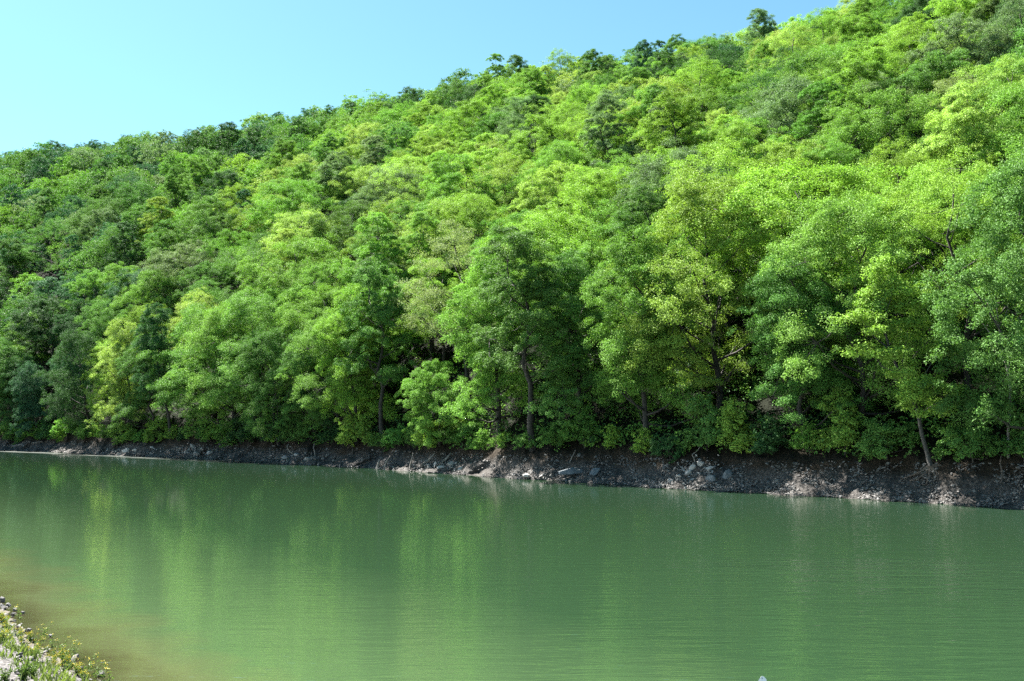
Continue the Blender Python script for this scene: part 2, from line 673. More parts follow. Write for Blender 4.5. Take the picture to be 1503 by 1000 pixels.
def colour_of(kind, rng):
    c = np.array(KINDS[kind])
    c = c * (0.88 + 0.24 * rng.random()) * (1 + 0.035 * rng.normal(size=3))
    return tuple(np.clip(c, 0.005, 0.5))


# ------------------------------------------------------------------ where the trees stand
def world(az, r):
    return math.sin(az) * r, math.cos(az) * r


trees = []  # dict(x,y,z,key,kind,scale,rz,tilt,note,front)


def add_tree(az, r, key, H, kind=None, note=None, tilt=None, wide=1.0):
    x, y = world(az, r)
    z = float(hill(az, r))
    p = PROTO[key]
    s = H / p["H"]
    cu, cv = project(x, y, z + H * 0.62)
    if kind is None:
        kind = KN[int(RNG.choice(len(KN), p=weights(cu, cv)))]
    trees.append(dict(x=x, y=y, z=z - 0.1, key=key, kind=kind, scale=(s * wide, s * wide, s), rz=RNG.random() * 2 * PI, tilt=tilt, note=note, u=cu, v=cv,
                      r=r, H=H, d=float((r - rs(az)) / obl(az))))


def az_of(u, v=640):
    a, b, _ = ray(u, v)
    return math.atan2(a, b)


def water_dir(az):
    e = 0.004
    k = (float(rs(az + e)) - float(rs(az - e))) / (2 * e) / float(rs(az))
    # gradient of (r - rs) in polar: radial 1, tangential -k
    rx, ry = math.sin(az), math.cos(az)
    tx, ty = math.cos(az), -math.sin(az)
    gx, gy = rx - k * tx, ry - k * ty
    n = math.hypot(gx, gy)
    return -gx / n, -gy / n


def shore_tree(u, d, key, H, kind, note=None, lean=0.10, wide=1.0):
    az = az_of(u)
    r = float(rs(az) + d * obl(az))
    wx, wy = water_dir(az)
    add_tree(az, r, key, H, kind, note, (wx, wy, lean), wide)


def slope_tree(u, vtop, key, H, kind, note=None, wide=1.0):
    """the tree on the slope whose top shows at (u, vtop)"""
    az = az_of(u, vtop)
    e = ray(u, vtop)[2] / math.hypot(*ray(u, vtop)[:2])
    rr = np.linspace(float(rs(az)) + 4, float(ridge_r(az)) + 10, 800)
    d = (hill(az, rr) + H - CAM_H) / rr - e
    i = int(np.argmax(d >= 0)) if (d >= 0).any() else len(rr) - 30
    add_tree(az, float(rr[i]), key, H, kind, note, None, wide)


shore_tree(190, 4.2, "low_b", 18.5, "pale yellow-green", "tall pale yellow-green tree standing out over the dark shoreline trees above the rock ledge")
shore_tree(312, 5.0, "low_c", 18, "bright green", "wide bright green tree with dark limbs showing, beside the tall yellow-green one", wide=1.2)
shore_tree(40, 4.5, "low_a", 14, "deep green")  # this dark tree and the next paint in the shade at the shore's left end
shore_tree(108, 5.5, "low_b", 15, "blue-green")
shore_tree(645, 2.9, "young", 9.6, "bright green", "small round fresh green tree bulging over the bank beside the leaning driftwood", 0.05)
shore_tree(688, 9.0, "open_a", 20, "bronze-tinged", "thin bronze-tinged tree rising straight behind the small round fresh green tree")
shore_tree(950, 4.2, "low_b", 18.5, "bright green", "tall bright green tree with layered sprays hanging over the bank before the rockfall")
shore_tree(1055, 8.5, "low_c", 20, "lime green", "large lime green tree with lit layered sprays set back above the white rockfall")
shore_tree(1180, 4.5, "low_a", 14.5, "mid green", "mid green tree with low drooping boughs over the horizontal log")
shore_tree(1270, 5.5, "low_c", 17.5, "bright green", "bright green tree with layered boughs just before the leaning trunk")
shore_tree(1425, 8.0, "open_a", 18, "lime green", "thin lime green tree with sunlit sprays just past the leaning trunk")
slope_tree(1400, 110, "open_a", 15, "bronze-tinged", "sparse beige-budded tree with dark branches showing, high up above the leaning trunk", 1.15)
slope_tree(950, 52, "round_c", 16, "deep green", "tall deep green tree poking highest above the skyline over the rockfall")
slope_tree(1120, 40, "round_c", 15, "deep green", "dark rounded tree cresting the skyline where the hill leaves the picture top")
slope_tree(297, 184, "round_a", 14, "deep green", "dark rounded tree making a bump on the far skyline above the jutting spur")
slope_tree(825, 138, "broad_b", 13, "pale yellow-green", "palest yellow-green broad tree just under the skyline above the flat boulder")
slope_tree(655, 205, "round_b", 14, "pale yellow-green", "yellow-green domed tree high on the slope above the leaning driftwood")
slope_tree(1230, 78, "broad_a", 15, "lime green", "big lime green dome high on the slope near the picture top, before the leaning trunk")
slope_tree(560, 365, "round_a", 14, "grey-green", "rounded dark grey-green tree among yellow-green crowns above the two stumps")
slope_tree(1380, 240, "broad_a", 15, "lime green", "broad sunlit lime green dome half way up above the leaning trunk")
hand = len(trees)

FOREST = ["round_a", "round_b", "round_c", "tall_a", "tall_b", "broad_a", "broad_b", "open_a", "open_b"]
FW = np.array([0.15, 0.14, 0.14, 0.09, 0.09, 0.14, 0.13, 0.06, 0.06])
placed = np.array([(t["x"], t["y"]) for t in trees])
pts = [tuple(p) for p in placed]


def free(x, y, dmin):
    a = np.array(pts)
    return ((a[:, 0] - x) ** 2 + (a[:, 1] - y) ** 2).min() > dmin * dmin


# front row along the bank
u = -240.0
while u < 1700:
    az = az_of(u)
    wx, wy = water_dir(az)
    d = 3.2 + 2.6 * RNG.random()
    r = float(rs(az) + d * obl(az))
    x, y = world(az, r)
    if free(x, y, 3.8) and ((placed - (x, y)) ** 2).sum(1).min() > 5.6 ** 2:
        key = ["low_a", "low_b", "low_c", "low_a", "low_c", "tall_b"][int(RNG.integers(0, 6))]
        H = PROTO[key]["H"] * (0.98 + 0.40 * RNG.random())
        kind = KN[int(RNG.choice(6, p=[0, 0, 0.10, 0.30, 0.42, 0.18] if u < 150 else [0, 0.25, 0.45, 0.30, 0, 0] if u > 1380 else [0.02, 0.16, 0.34, 0.32, 0.14, 0.02]))]  # darker leaf kinds at the left paint in deep shade, mixed ones lit contrast
        add_tree(az, r, key, H, kind, None, (wx, wy, 0.04 + 0.16 * RNG.random()), 0.9 + 0.25 * RNG.random())
        pts.append((x, y))
    u += 5.0 / r * F * (0.75 + 0.5 * RNG.random()) / float(obl(az))
# the slope
A0, A1 = az_of(-420), az_of(1760)
for _ in range(26000):
    az = A0 + (A1 - A0) * RNG.random()
    r0, r1 = float(rs(az) + 6.0 * obl(az)), float(ridge_r(az)) + 22
    r = math.sqrt(r0 * r0 + (r1 * r1 - r0 * r0) * RNG.random())
    if RNG.random() > (r1 * r1 - r0 * r0) / (450.0 ** 2):
        continue
    x, y = world(az, r)
    if not free(x, y, 7.0 if r > 150 else 6.1):
        continue
    key = ["round_a", "round_b", "round_c", "broad_a", "broad_b"][int(RNG.integers(0, 5))] if r > ridge_r(az) - 18 else FOREST[int(RNG.choice(len(FOREST), p=FW))]
    H = PROTO[key]["H"] * (0.95 + 0.36 * RNG.random())
    if r > ridge_r(az) - 15:
        H = 13.5 * (0.8 + 0.4 * RNG.random())
    wx, wy = water_dir(az)
    add_tree(az, r, key, H, None, None, (wx, wy, 0.10 * RNG.random()), 1.0 + 0.32 * RNG.random())
    pts.append((x, y))

MAXIND = 299
inview = [t for t in trees[hand:] if -15 < t["u"] < 1518 and t["v"] > -25]
inview.sort(key=lambda t: t["r"] / t["H"] * 14)
solo = trees[:hand] + inview[: MAXIND - hand - 1]
solo_ids = {id(t) for t in solo}
rest = [t for t in trees if id(t) not in solo_ids]
print("leaves per tree", {k_: len(p_["C"]) for k_, p_ in PROTO.items()}); print("trees", len(trees), "solo", len(solo), "rest", len(rest))

# ------------------------------------------------------------------ the words that single each one out
MARKS = [(30, "fallen pole"), (130, "dark mud bank"), (205, "pale rock ledge"), (290, "jutting pale spur"), (425, "curved bare root"), (560, "two stumps"), (655, "leaning driftwood"),
         (750, "grey shingle"), (845, "flat blue boulder"), (935, "low gravel bar"), (1030, "white rockfall"), (1150, "horizontal log"), (1260, "brown cut bank"), (1365, "leaning trunk"), (1470, "pale thin trunk")]
ORD = ["first", "second", "third", "fourth", "fifth", "sixth", "seventh", "eighth", "ninth", "tenth"]
CARD = ["one", "two", "three", "four", "five", "six", "seven", "eight", "nine", "ten"]


def mark(u):
    return min(MARKS, key=lambda m: abs(m[0] - u))[1]


def band(t):
    if t["d"] < 6.3:
        return "on the bank"
    bv, sv = 650, skyline_v(t["u"])
    q = (bv - t["v"]) / (bv - sv)
    return "behind the bank" if q < 0.32 else "low on the slope" if q < 0.5 else "half way up" if q < 0.72 else "high up" if q < 0.9 else "under the skyline"


def name_all(items, noun):
    """items: dicts with kind, word, u, v, d; gives each 'label'"""
    cells = {}
    for t in items:
        if t.get("note"):
            t["label"] = t["note"]
            continue
        cells.setdefault((t["kind"], t["word"], band(t), mark(t["u"])), []).append(t)
    for (kind, word, bd, mk), ts in cells.items():
        base = f"{kind} {word} {noun} {bd} above the {mk}"
        if len(ts) == 1:
            ts[0]["label"] = base
            continue
        ts.sort(key=lambda t: -t["v"])
        n = len(ts)
        for i, t in enumerate(ts):
            rank = "lower one" if (n == 2 and i == 0) else "upper one" if n == 2 else "lowest" if i == 0 else "topmost" if i == n - 1 else f"{ORD[i]} lowest"
            t["label"] = f"{base}, {rank}"


for t in solo:
    t["word"] = PROTO[t["key"]]["word"]
name_all(solo, "tree")
for t in solo:
    o, kids = plant(t["key"], (t["x"], t["y"], t["z"]), t["rz"], t["scale"], colour_of(t["kind"], RNG), t["tilt"])
    tag(o, t["label"], "tree", "trees on the wooded hillside" if t["d"] > 6.3 else "trees along the far bank")

# ------------------------------------------------------------------ the rest of the wood, farther up the slope, as one mass
V, FA, CO, TI, nv = [], [], [], [], 0
TV, TF, tn_ = [], [], 0
for t in rest:
    p = PROTO[t["key"]]
    far = t["r"] > 190
    step = 9 if t["r"] > 300 else 6 if t["r"] > 230 else 4
    if not (-15 < t["u"] < 1518) and t["r"] > 130:
        step = 14
    if t["r"] < 115:
        step = 1
    fac = max(1.0, step ** 0.5 * 0.92)
    sl = slice(int(RNG.integers(0, step)), None, step)
    C, N, Z, T = p["C"][sl], p["N"][sl], p["Z"][sl] * fac, p["T"][sl]
    m = Matrix.Rotation(t["rz"], 3, "Z")
    if t["tilt"]:
        ax = Vector((0, 0, 1)).cross(Vector((t["tilt"][0], t["tilt"][1], 0))).normalized()
        m = Matrix.Rotation(t["tilt"][2], 3, ax) @ m
    A = np.array(m)
    sc = np.array(t["scale"])
    v, f = leaf_quads((C * sc) @ A.T + np.array([t["x"], t["y"], t["z"]]), N @ A.T, Z * sc[2], RNG)
    V.append(v)
    FA.append(f + nv)
    nv += len(v)
    CO.append(np.tile(np.array([*colour_of(t["kind"], RNG), 1.0]), (len(v), 1)))
    TI.append(np.repeat(T, 4))
    # trunk and its limbs
    tv = (np.array(p["tubes"].v) * sc) @ A.T + np.array([t["x"], t["y"], t["z"]])
    ff = p["tubes"].f[: 9 * 8 + 16 + 4 * 5 * 10]
    TV.append(tv)
    TF.append(np.array(ff) + tn_)
    tn_ += len(tv)
woods = np_mesh("far_woods", np.concatenate(V), np.concatenate(FA), M_WOODS, None, {"tree_color": ("FLOAT_COLOR", np.concatenate(CO)), "tint": ("FLOAT", np.concatenate(TI))})
tag(woods, "mass of green broadleaf trees covering the upper hillside up to the skyline", "woods", kind="stuff")
tf = np.concatenate(TF)
wt = bpy.data.meshes.new("trunks")
wt.from_pydata(np.concatenate(TV).tolist(), [], [tuple(dict.fromkeys(f)) for f in tf.tolist()])
wt.materials.append(M_BARK)
wto = bpy.data.objects.new("trunks", wt)
COL.objects.link(wto)
wto.parent = woods
wto["kind"] = "stuff"

# ------------------------------------------------------------------ shrubs along the top of the bank
tb, C, N, Z, T, _ = grow(71, 2.6, 1.7, 0.05, "round", 34, 220, 0.15, 0.2, clump=0.62)
PROTO["shrub_a"] = dict(word="rounded", H=2.6, R=1.7, tubes=tb, C=C, N=N, Z=Z, T=T, bark=M_BARK, made=None, name="bank_shrub")
tb, C, N, Z, T, _ = grow(72, 3.4, 1.5, 0.08, "tall", 36, 200, 0.15, 0.4, clump=0.55)
PROTO["shrub_b"] = dict(word="upright", H=3.4, R=1.5, tubes=tb, C=C, N=N, Z=Z, T=T, bark=M_BARK, made=None, name="bank_shrub")
shrubs = []
u = -60.0
while u < 1580:
    az = az_of(u)
    d = 2.7 + 0.9 * RNG.random()
    r = float(rs(az) + d * obl(az))
    x, y = world(az, r)
    key = "shrub_a" if RNG.random() < 0.55 else "shrub_b"
    H = PROTO[key]["H"] * (0.6 + 0.75 * RNG.random())
    z = float(hill(az, r))
    cu, cv = project(x, y, z + H * 0.6)
    kind = ["bright green", "mid green", "deep green", "lime green", "mid green"][int(RNG.integers(0, 5))]
    if -10 < cu < 1513 and abs(cu - 1360) > 34:
        shrubs.append(dict(x=x, y=y, z=z - 0.08, key=key, H=H, kind=kind, u=cu, v=cv, d=d, word=PROTO[key]["word"], r=r))
    u += (2.5 + 1.9 * RNG.random()) / r * F / float(obl(az))
cells = {}
for t in shrubs:
    cells.setdefault((t["kind"], t["word"], mark(t["u"])), []).append(t)
for (kind, word, mk), ts in cells.items():
    ts.sort(key=lambda t: t["r"])
    for i, t in enumerate(ts):
        t["label"] = f"{kind} {word} shrub over the bank at the {mk}"
        if len(ts) > 1:
            t["label"] += ", " + ("nearer one" if (len(ts) == 2 and i == 0) else "farther one" if len(ts) == 2 else "nearest" if i == 0 else f"{ORD[i]} nearest")
for t in shrubs:
    az = math.atan2(t["x"], t["y"])
    wx, wy = water_dir(az)
    o, kids = plant(t["key"], (t["x"], t["y"], t["z"]), RNG.random() * 6.28, t["H"] / PROTO[t["key"]]["H"], colour_of(t["kind"], RNG), (wx, wy, 0.25 * RNG.random()))
    tag(o, t["label"], "shrub", "shrubs along the far bank")

# ------------------------------------------------------------------ the leaning tree with bared roots
foot = hit_hill(1366, 690)
az = math.atan2(foot.x, foot.y)
mpx = foot.y / F                       # metres per pixel at the trunk
base = foot + Vector((0, 0, 0.25))
lt = empty("leaning_tree", base)


def rel(u_, v_, dy=0.0):
    """offset from the tree's foot of a point that lies dy metres farther than it"""
    return Vector(((u_ - 1366) * mpx, dy, (690 - v_) * mpx))


tb = Tubes()
trunk_pts = [rel(1366, 690), rel(1362, 672), rel(1355, 645), rel(1349, 615, -0.2), rel(1338, 585, -0.3), rel(1322, 555, -0.4), rel(1308, 520, -0.4), rel(1300, 480, -0.3), rel(1296, 430)]
tb.add(trunk_pts, [0.20, 0.145, 0.125, 0.12, 0.11, 0.095, 0.08, 0.06, 0.03], 9)
for a, b, c, r_ in ((4, (1360, 560), (1380, 520), 0.06), (5, (1300, 545), (1278, 520), 0.06), (5, (1335, 520), (1340, 478), 0.05), (6, (1285, 500), (1268, 470), 0.045), (7, (1312, 450), (1322, 415), 0.035), (3, (1375, 600), (1405, 585), 0.045)):
    tb.add([trunk_pts[a], rel(*b, 0.3 * random.uniform(-1, 1)), rel(*c, 0.8 * random.uniform(-1, 1))], [r_, r_ * 0.7, r_ * 0.25], 5)
tb.build("trunk", M_GREYBARK, lt)
for path in (((1366, 690), (1352, 694), (1338, 700), (1322, 706)), ((1366, 690), (1358, 698), (1348, 704), (1335, 708)), ((1368, 690), (1372, 698), (1378, 706), (1377, 712)), ((1368, 690), (1382, 690), (1393, 688), (1397, 698)),
             ((1368, 690), (1376, 696), (1386, 704), (1390, 712)), ((1366, 690), (1364, 700), (1360, 712)), ((1368, 688), (1385, 686), (1404, 690))):
    t_ = Tubes()
    ps = [Vector((0, 0, 0.02))]
    for q in path[1:]:
        w_ = hit_hill(*q)
        ps.append(w_ - base + Vector((0, 0, 0.06)))
    t_.add(ps, [0.12 * (1 - 0.75 * i / (len(ps) - 1)) for i in range(len(ps))], 6)
    t_.build("root", M_ROOT, lt)
ends = [rel(1380, 520, 0.3), rel(1278, 520, 0.2), rel(1340, 478), rel(1268, 470), rel(1322, 415), rel(1296, 430), rel(1405, 585), rel(1310, 455), rel(1350, 500, 0.5), rel(1290, 490, -0.8), rel(1300, 400), rel(1275, 445, 0.6), rel(1335, 440, -0.6), rel(1345, 605, -1.3), rel(1325, 585, -1.4), rel(1318, 560, -1.2), rel(1345, 570, -1.2), rel(1300, 530, -1.4)]
C, N, Z, T = [], [], [], []
for e in ends:
    for _ in range(5):
        c = np.array(e) + RNG.normal(size=3) * np.array([0.55, 0.55, 0.3])
        m = 260
        d = unit(RNG.normal(size=(m, 3)))
        C.append(c + d * (RNG.random(m) ** 0.75)[:, None] * np.array([0.9, 0.9, 0.42]) * (0.7 + 0.5 * RNG.random()))
        N.append(d * 0.5 + np.array([0, 0, 0.8]) + RNG.normal(size=(m, 3)) * 0.5)
        Z.append(0.17 * (0.6 + 0.7 * RNG.random(m)))
        T.append((0.85 + 0.3 * RNG.random()) * (0.8 + 0.4 * RNG.random(m)))
C, N, Z, T = map(np.concatenate, (C, N, Z, T))
v, f = leaf_quads(C, N, Z, RNG)
cr = np_mesh("crown", v, f, M_LEAF, lt, {"tint": ("FLOAT", np.repeat(T, 4))})
cr.color = (*KINDS["lime green"], 1)
tag(lt, "pale crooked trunk leaning over the water with bared roots gripping the bank", "tree", "trees along the far bank")

# slender pale trunk at the right-hand end
ft = hit_hill(1480, 668)
pt = empty("slender_tree", ft)
mp = ft.y / F
off = lambda u_, v_, dy=0: Vector(((u_ - 1480) * mp, dy, (668 - v_) * mp))
tb = Tubes()
tp = [Vector((0, 0, -0.3)), off(1481, 640), off(1484, 610), off(1487, 575), off(1484, 545), off(1478, 515), off(1474, 480), off(1470, 430)]
tb.add(tp, [0.10, 0.09, 0.085, 0.08, 0.07, 0.06, 0.045, 0.02], 7)
for a, q in ((4, (1500, 500)), (5, (1450, 470)), (6, (1495, 440)), (6, (1455, 430))):
    tb.add([tp[a], (tp[a] + off(*q)) * 0.5 + Vector((0, 0, -0.1)), off(*q, 0.3)], [0.04, 0.03, 0.01], 5)
tb.build("trunk", M_PALEBARK, pt)
C, N, Z, T = [], [], [], []
for q in ((1500, 500), (1450, 470), (1495, 440), (1455, 430), (1470, 425), (1478, 470), (1462, 400), (1490, 410)):
    for _ in range(2):
        c = np.array(off(*q, 0.2)) + RNG.normal(size=3) * np.array([0.4, 0.5, 0.25])
        m = 200
        d = unit(RNG.normal(size=(m, 3)))
        C.append(c + d * (RNG.random(m) ** 0.75)[:, None] * np.array([0.8, 0.8, 0.4]))
        N.append(d * 0.5 + np.array([0, 0, 0.8]) + RNG.normal(size=(m, 3)) * 0.5)
        Z.append(0.17 * (0.6 + 0.7 * RNG.random(m)))
        T.append(0.8 + 0.4 * RNG.random(m))
C, N, Z, T = map(np.concatenate, (C, N, Z, T))
v, f = leaf_quads(C, N, Z, RNG)
cr = np_mesh("crown", v, f, M_LEAF, pt, {"tint": ("FLOAT", np.repeat(T, 4))})
cr.color = (*KINDS["mid green"], 1)
tag(pt, "slender tree with crooked near-white trunk lit against the dark wood by the gravel bank", "tree", "trees along the far bank")


# ------------------------------------------------------------------ far shore ground
def sheet(name, X, Y, Zs, mat, kind="structure"):
    a, b = X.shape
    v = np.stack([X, Y, Zs], 2).reshape(-1, 3)
    i = np.arange(a * b).reshape(a, b)
    f = np.stack([i[:-1, :-1], i[1:, :-1], i[1:, 1:], i[:-1, 1:]], 2).reshape(-1, 4)
    o = np_mesh(name, v, f, mat, smooth=True)
    o["kind"] = kind
    return o


k = NT("hill_ground")
pos = k.pos()
sep = k.n("ShaderNodeSeparateXYZ")
k.l(pos, sep.inputs[0])
f1 = k.noise(0.55, 6, 0.65, pos)
f2 = k.noise(5.0, 4, 0.65, pos)
f3 = k.noise(22.0, 3, 0.6, pos)
shale = k.ramp(k.math("ADD", k.math("MULTIPLY", f2, 0.6), k.math("MULTIPLY", f3, 0.4)), [(0.36, (0.024, 0.022, 0.020)), (0.5, (0.062, 0.057, 0.053)), (0.66, (0.145, 0.134, 0.125))])
soil = k.ramp(f2, [(0.35, (0.016, 0.0125, 0.009)), (0.7, (0.046, 0.036, 0.026))])
hz = k.math("ADD", sep.outputs[2], k.math("MULTIPLY", k.math("SUBTRACT", f1, 0.5), 2.2))
bank_col = k.mix(k.ramp(hz, [(0.0, (0, 0, 0)), (1.0, (1, 1, 1))]), shale, soil)
mr = k.n("ShaderNodeMapRange")
k.l(hz, mr.inputs[0])
mr.inputs[1].default_value, mr.inputs[2].default_value = 1.0, 1.9
bank_col = k.mix(mr.outputs[0], shale, soil)
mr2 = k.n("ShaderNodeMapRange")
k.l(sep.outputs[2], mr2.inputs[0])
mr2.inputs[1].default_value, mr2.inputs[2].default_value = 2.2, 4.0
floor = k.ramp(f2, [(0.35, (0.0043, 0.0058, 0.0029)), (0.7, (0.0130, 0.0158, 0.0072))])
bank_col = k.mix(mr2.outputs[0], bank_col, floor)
p = k.n("ShaderNodeBsdfPrincipled")
k.l(bank_col, p.inputs["Base Color"])
p.inputs["Roughness"].default_value = 0.9
p.inputs["Specular IOR Level"].default_value = 0.08
bm = k.n("ShaderNodeBump")
bm.inputs["Strength"].default_value = 0.9
bm.inputs["Distance"].default_value = 0.15
k.l(k.math("ADD", f2, k.math("MULTIPLY", f3, 0.5)), bm.inputs["Height"])
k.l(bm.outputs[0], p.inputs["Normal"])
k.l(p.outputs[0], k.out.inputs[0])
M_HILL = k.m

azs = np.concatenate([np.linspace(math.radians(-62), az_of(-30), 50)[:-1], np.linspace(az_of(-30), az_of(1540), 1100), np.linspace(az_of(1540), math.radians(62), 50)[1:]])
ds = np.concatenate([np.array([-9, -3.0, -1.0, -0.4]), np.linspace(-0.15, BANK_W + 0.3, 20)])
AZ = np.repeat(azs[:, None], len(ds) + 44, 1)
bankr = rs(azs)[:, None] + ds[None] * obl(azs)[:, None]
r_end = bankr[:, -1]
q = np.linspace(0, 1, 45)[1:] ** 1.15
farr = r_end[:, None] + q[None] * (ridge_r(azs) + 130 - r_end)[:, None]
RR = np.concatenate([bankr, farr], 1)
ZZ = hill(AZ, RR)
XX, YY = np.sin(AZ) * RR, np.cos(AZ) * RR
DD = (RR - rs(AZ)) / obl(AZ)
nz = np.zeros_like(ZZ)
gx = np.zeros_like(ZZ)
for i in range(ZZ.shape[0]):
    for j in range(3, len(ds) + 1):
        pv = Vector((XX[i, j], YY[i, j], ZZ[i, j]))
        nz[i, j] = noise.fractal(pv * 0.9, 0.9, 2.1, 5)
        gx[i, j] = noise.noise(pv * 0.35 + Vector((9, 3, 1)))
fade = np.clip((DD + 0.15) / 0.5, 0, 1) * np.clip((BANK_W + 1.0 - DD) / 0.8, 0, 1)
ZZ = ZZ + nz * 0.26 * fade
# buttresses and gullies of the cut bank: push it in and out across the shore
sh = gx * 1.6 * np.clip((DD + 1.2) / 1.2, 0, 1) * np.clip((BANK_W + 2.0 - DD) / 1.6, 0, 1)
RR2 = RR + sh * obl(AZ) * 0.7
XX, YY = np.sin(AZ) * RR2, np.cos(AZ) * RR2
sheet("hillside", XX, YY, ZZ, M_HILL)


# saplings and brambles that cover the wood's floor
uc, ut = [], []
while len(uc) < 14000:
    az = az_of(-60) + (az_of(1570) - az_of(-60)) * RNG.random()
    r0, r1 = float(rs(az) + (BANK_W + 0.2) * obl(az)), float(ridge_r(az))
    r = math.sqrt(r0 * r0 + (r1 * r1 - r0 * r0) * RNG.random())
    if RNG.random() > max(0.2, (105.0 / r) ** 2):
        continue
    x, y = world(az, r)
    if noise.noise(Vector((x, y, 0)) * 0.13) < -0.35:
        continue
    uc.append((x, y, float(hill(az, r)) + 0.3 + 1.1 * RNG.random() ** 1.5))
uc = np.array(uc)
m = 20
pick = np.repeat(np.arange(len(uc)), m)
d = unit(RNG.normal(size=(len(pick), 3)))
pos_ = uc[pick] + d * (RNG.random(len(pick)) ** 0.6)[:, None] * np.array([0.9, 0.9, 0.5])
v, f = leaf_quads(pos_, d * 0.4 + np.array([0, 0, 0.8]) + RNG.normal(size=d.shape) * 0.5, 0.26 * (0.6 + 0.8 * RNG.random(len(pick))), RNG)
col = np.array([colour_of(["mid green", "bright green", "deep green"][int(RNG.integers(0, 3))], RNG) + (1.0,) for _ in range(len(uc))])
ug = np_mesh("undergrowth", v, f, M_WOODS, None, {"tree_color": ("FLOAT_COLOR", np.repeat(col[pick], 4, axis=0)), "tint": ("FLOAT", np.repeat(0.8 + 0.4 * RNG.random(len(pick)), 4))})
tag(ug, "dark leafy undergrowth covering the floor of the wood between the trunks", "undergrowth", kind="stuff")


# ------------------------------------------------------------------ rocks
def rock_base(seed, sub=1):
    import bmesh
    b = bmesh.new()
    bmesh.ops.create_icosphere(b, subdivisions=sub, radius=1.0)
    rr = np.random.default_rng(seed)
    for v_ in b.verts:
        v_.co *= 1 + 0.22 * noise.noise(v_.co * 1.3 + Vector((seed * 3.1, seed, 0))) + 0.06 * rr.normal()
    # shear off a few planes so that it reads as broken stone
    for _ in range(16):
        nrm = Vector(rr.normal(size=3)).normalized()
        d_ = 0.36 + 0.36 * rr.random()
        for v_ in b.verts:
            e = v_.co.dot(nrm) - d_
            if e > 0:
                v_.co -= nrm * e * 0.92
    vs = np.array([v_.co[:] for v_ in b.verts])
    b.faces.ensure_lookup_table()
    fs = np.array([[v_.index for v_ in f_.verts] for f_ in b.faces])
    b.free()
    return vs, fs


def rot_from(rng, flat=0.35):
    e = Matrix.Rotation(rng.random() * 6.28, 3, "Z") @ Matrix.Rotation(rng.normal() * flat, 3, "X") @ Matrix.Rotation(rng.normal() * flat, 3, "Y")
    return np.array(e)


BASES = [rock_base(s, 1) for s in range(6)]
BIG = [rock_base(20 + s, 3) for s in range(6)]


def scatter_rocks(name, pts_, sizes, mat, label, rng, flat=0.4):
    V, Fc, n = [], [], 0
    for p_, s_ in zip(pts_, sizes):
        vs, fs = BASES[int(rng.integers(0, 6))]
        sc_ = s_ * np.array([0.7 + 0.7 * rng.random(), 0.6 + 0.6 * rng.random(), 0.3 + 0.4 * rng.random()])
        v_ = (vs * sc_) @ rot_from(rng, flat).T + p_
        V.append(v_)
        Fc.append(fs + n)
        n += len(v_)
    o = np_mesh(name, np.concatenate(V), np.concatenate(Fc), mat)
    tag(o, label, "rocks", kind="stuff")
    return o


pp, ss = [], []
for _ in range(24000):
    az = az_of(-40) + (az_of(1540) - az_of(-40)) * RNG.random()
    d = 0.05 + (BANK_W - 0.1) * RNG.random() ** 1.25
    if noise.noise(Vector((az * 60, d * 0.8, 3))) < -0.25 + 0.3 * RNG.random():
        continue
    r = float(rs(az) + d * obl(az))
    x, y = world(az, r)
    g = noise.noise(Vector((x, y, float(hill(az, r)))) * 0.35 + Vector((9, 3, 1)))
    r2 = r + g * 1.12 * float(obl(az)) * min(1, (d + 1.2) / 1.2)
    x2, y2 = world(az, r2)
    pp.append((x2, y2, float(hill(az, r)) + 0.02))
    ss.append((0.035 + 0.13 * RNG.random() ** 3.0) * (1.0 + r / 200))
scatter_rocks("bank_rubble", np.array(pp), ss, M_ROCK, "grey shale rubble covering the foot of the far bank", RNG)

boulders = []


def ground_far(u_, v_):
    h = hit_hill(u_, v_)
    return h


def boulder(u_, v_, w, h, dpt, mat, label, seed, near=False, tilt=0.15, group=None):
    w, h, dpt = (w * 0.62, h * 0.62, dpt * 0.62) if near else (w, h, dpt)
    p_ = hit_near(u_, v_) if near else ground_far(u_, v_)
    vs, fs = BIG[seed % 6]
    rng = np.random.default_rng(seed)
    A = rot_from(rng, tilt)
    v_ = (vs @ np.array(Matrix.Rotation(rng.random() * 6.28, 3, "Z")).T) * np.array([w / 1.7, dpt / 1.7, h / 1.5])
    v_ = v_ @ np.array(Matrix.Rotation(rng.normal() * tilt, 3, "Y")).T
    o = np_mesh("boulder", v_, fs, mat)
    o.location = p_ + Vector((0, 0, h * 0.22))
    tag(o, label, "boulder", group)
    return o


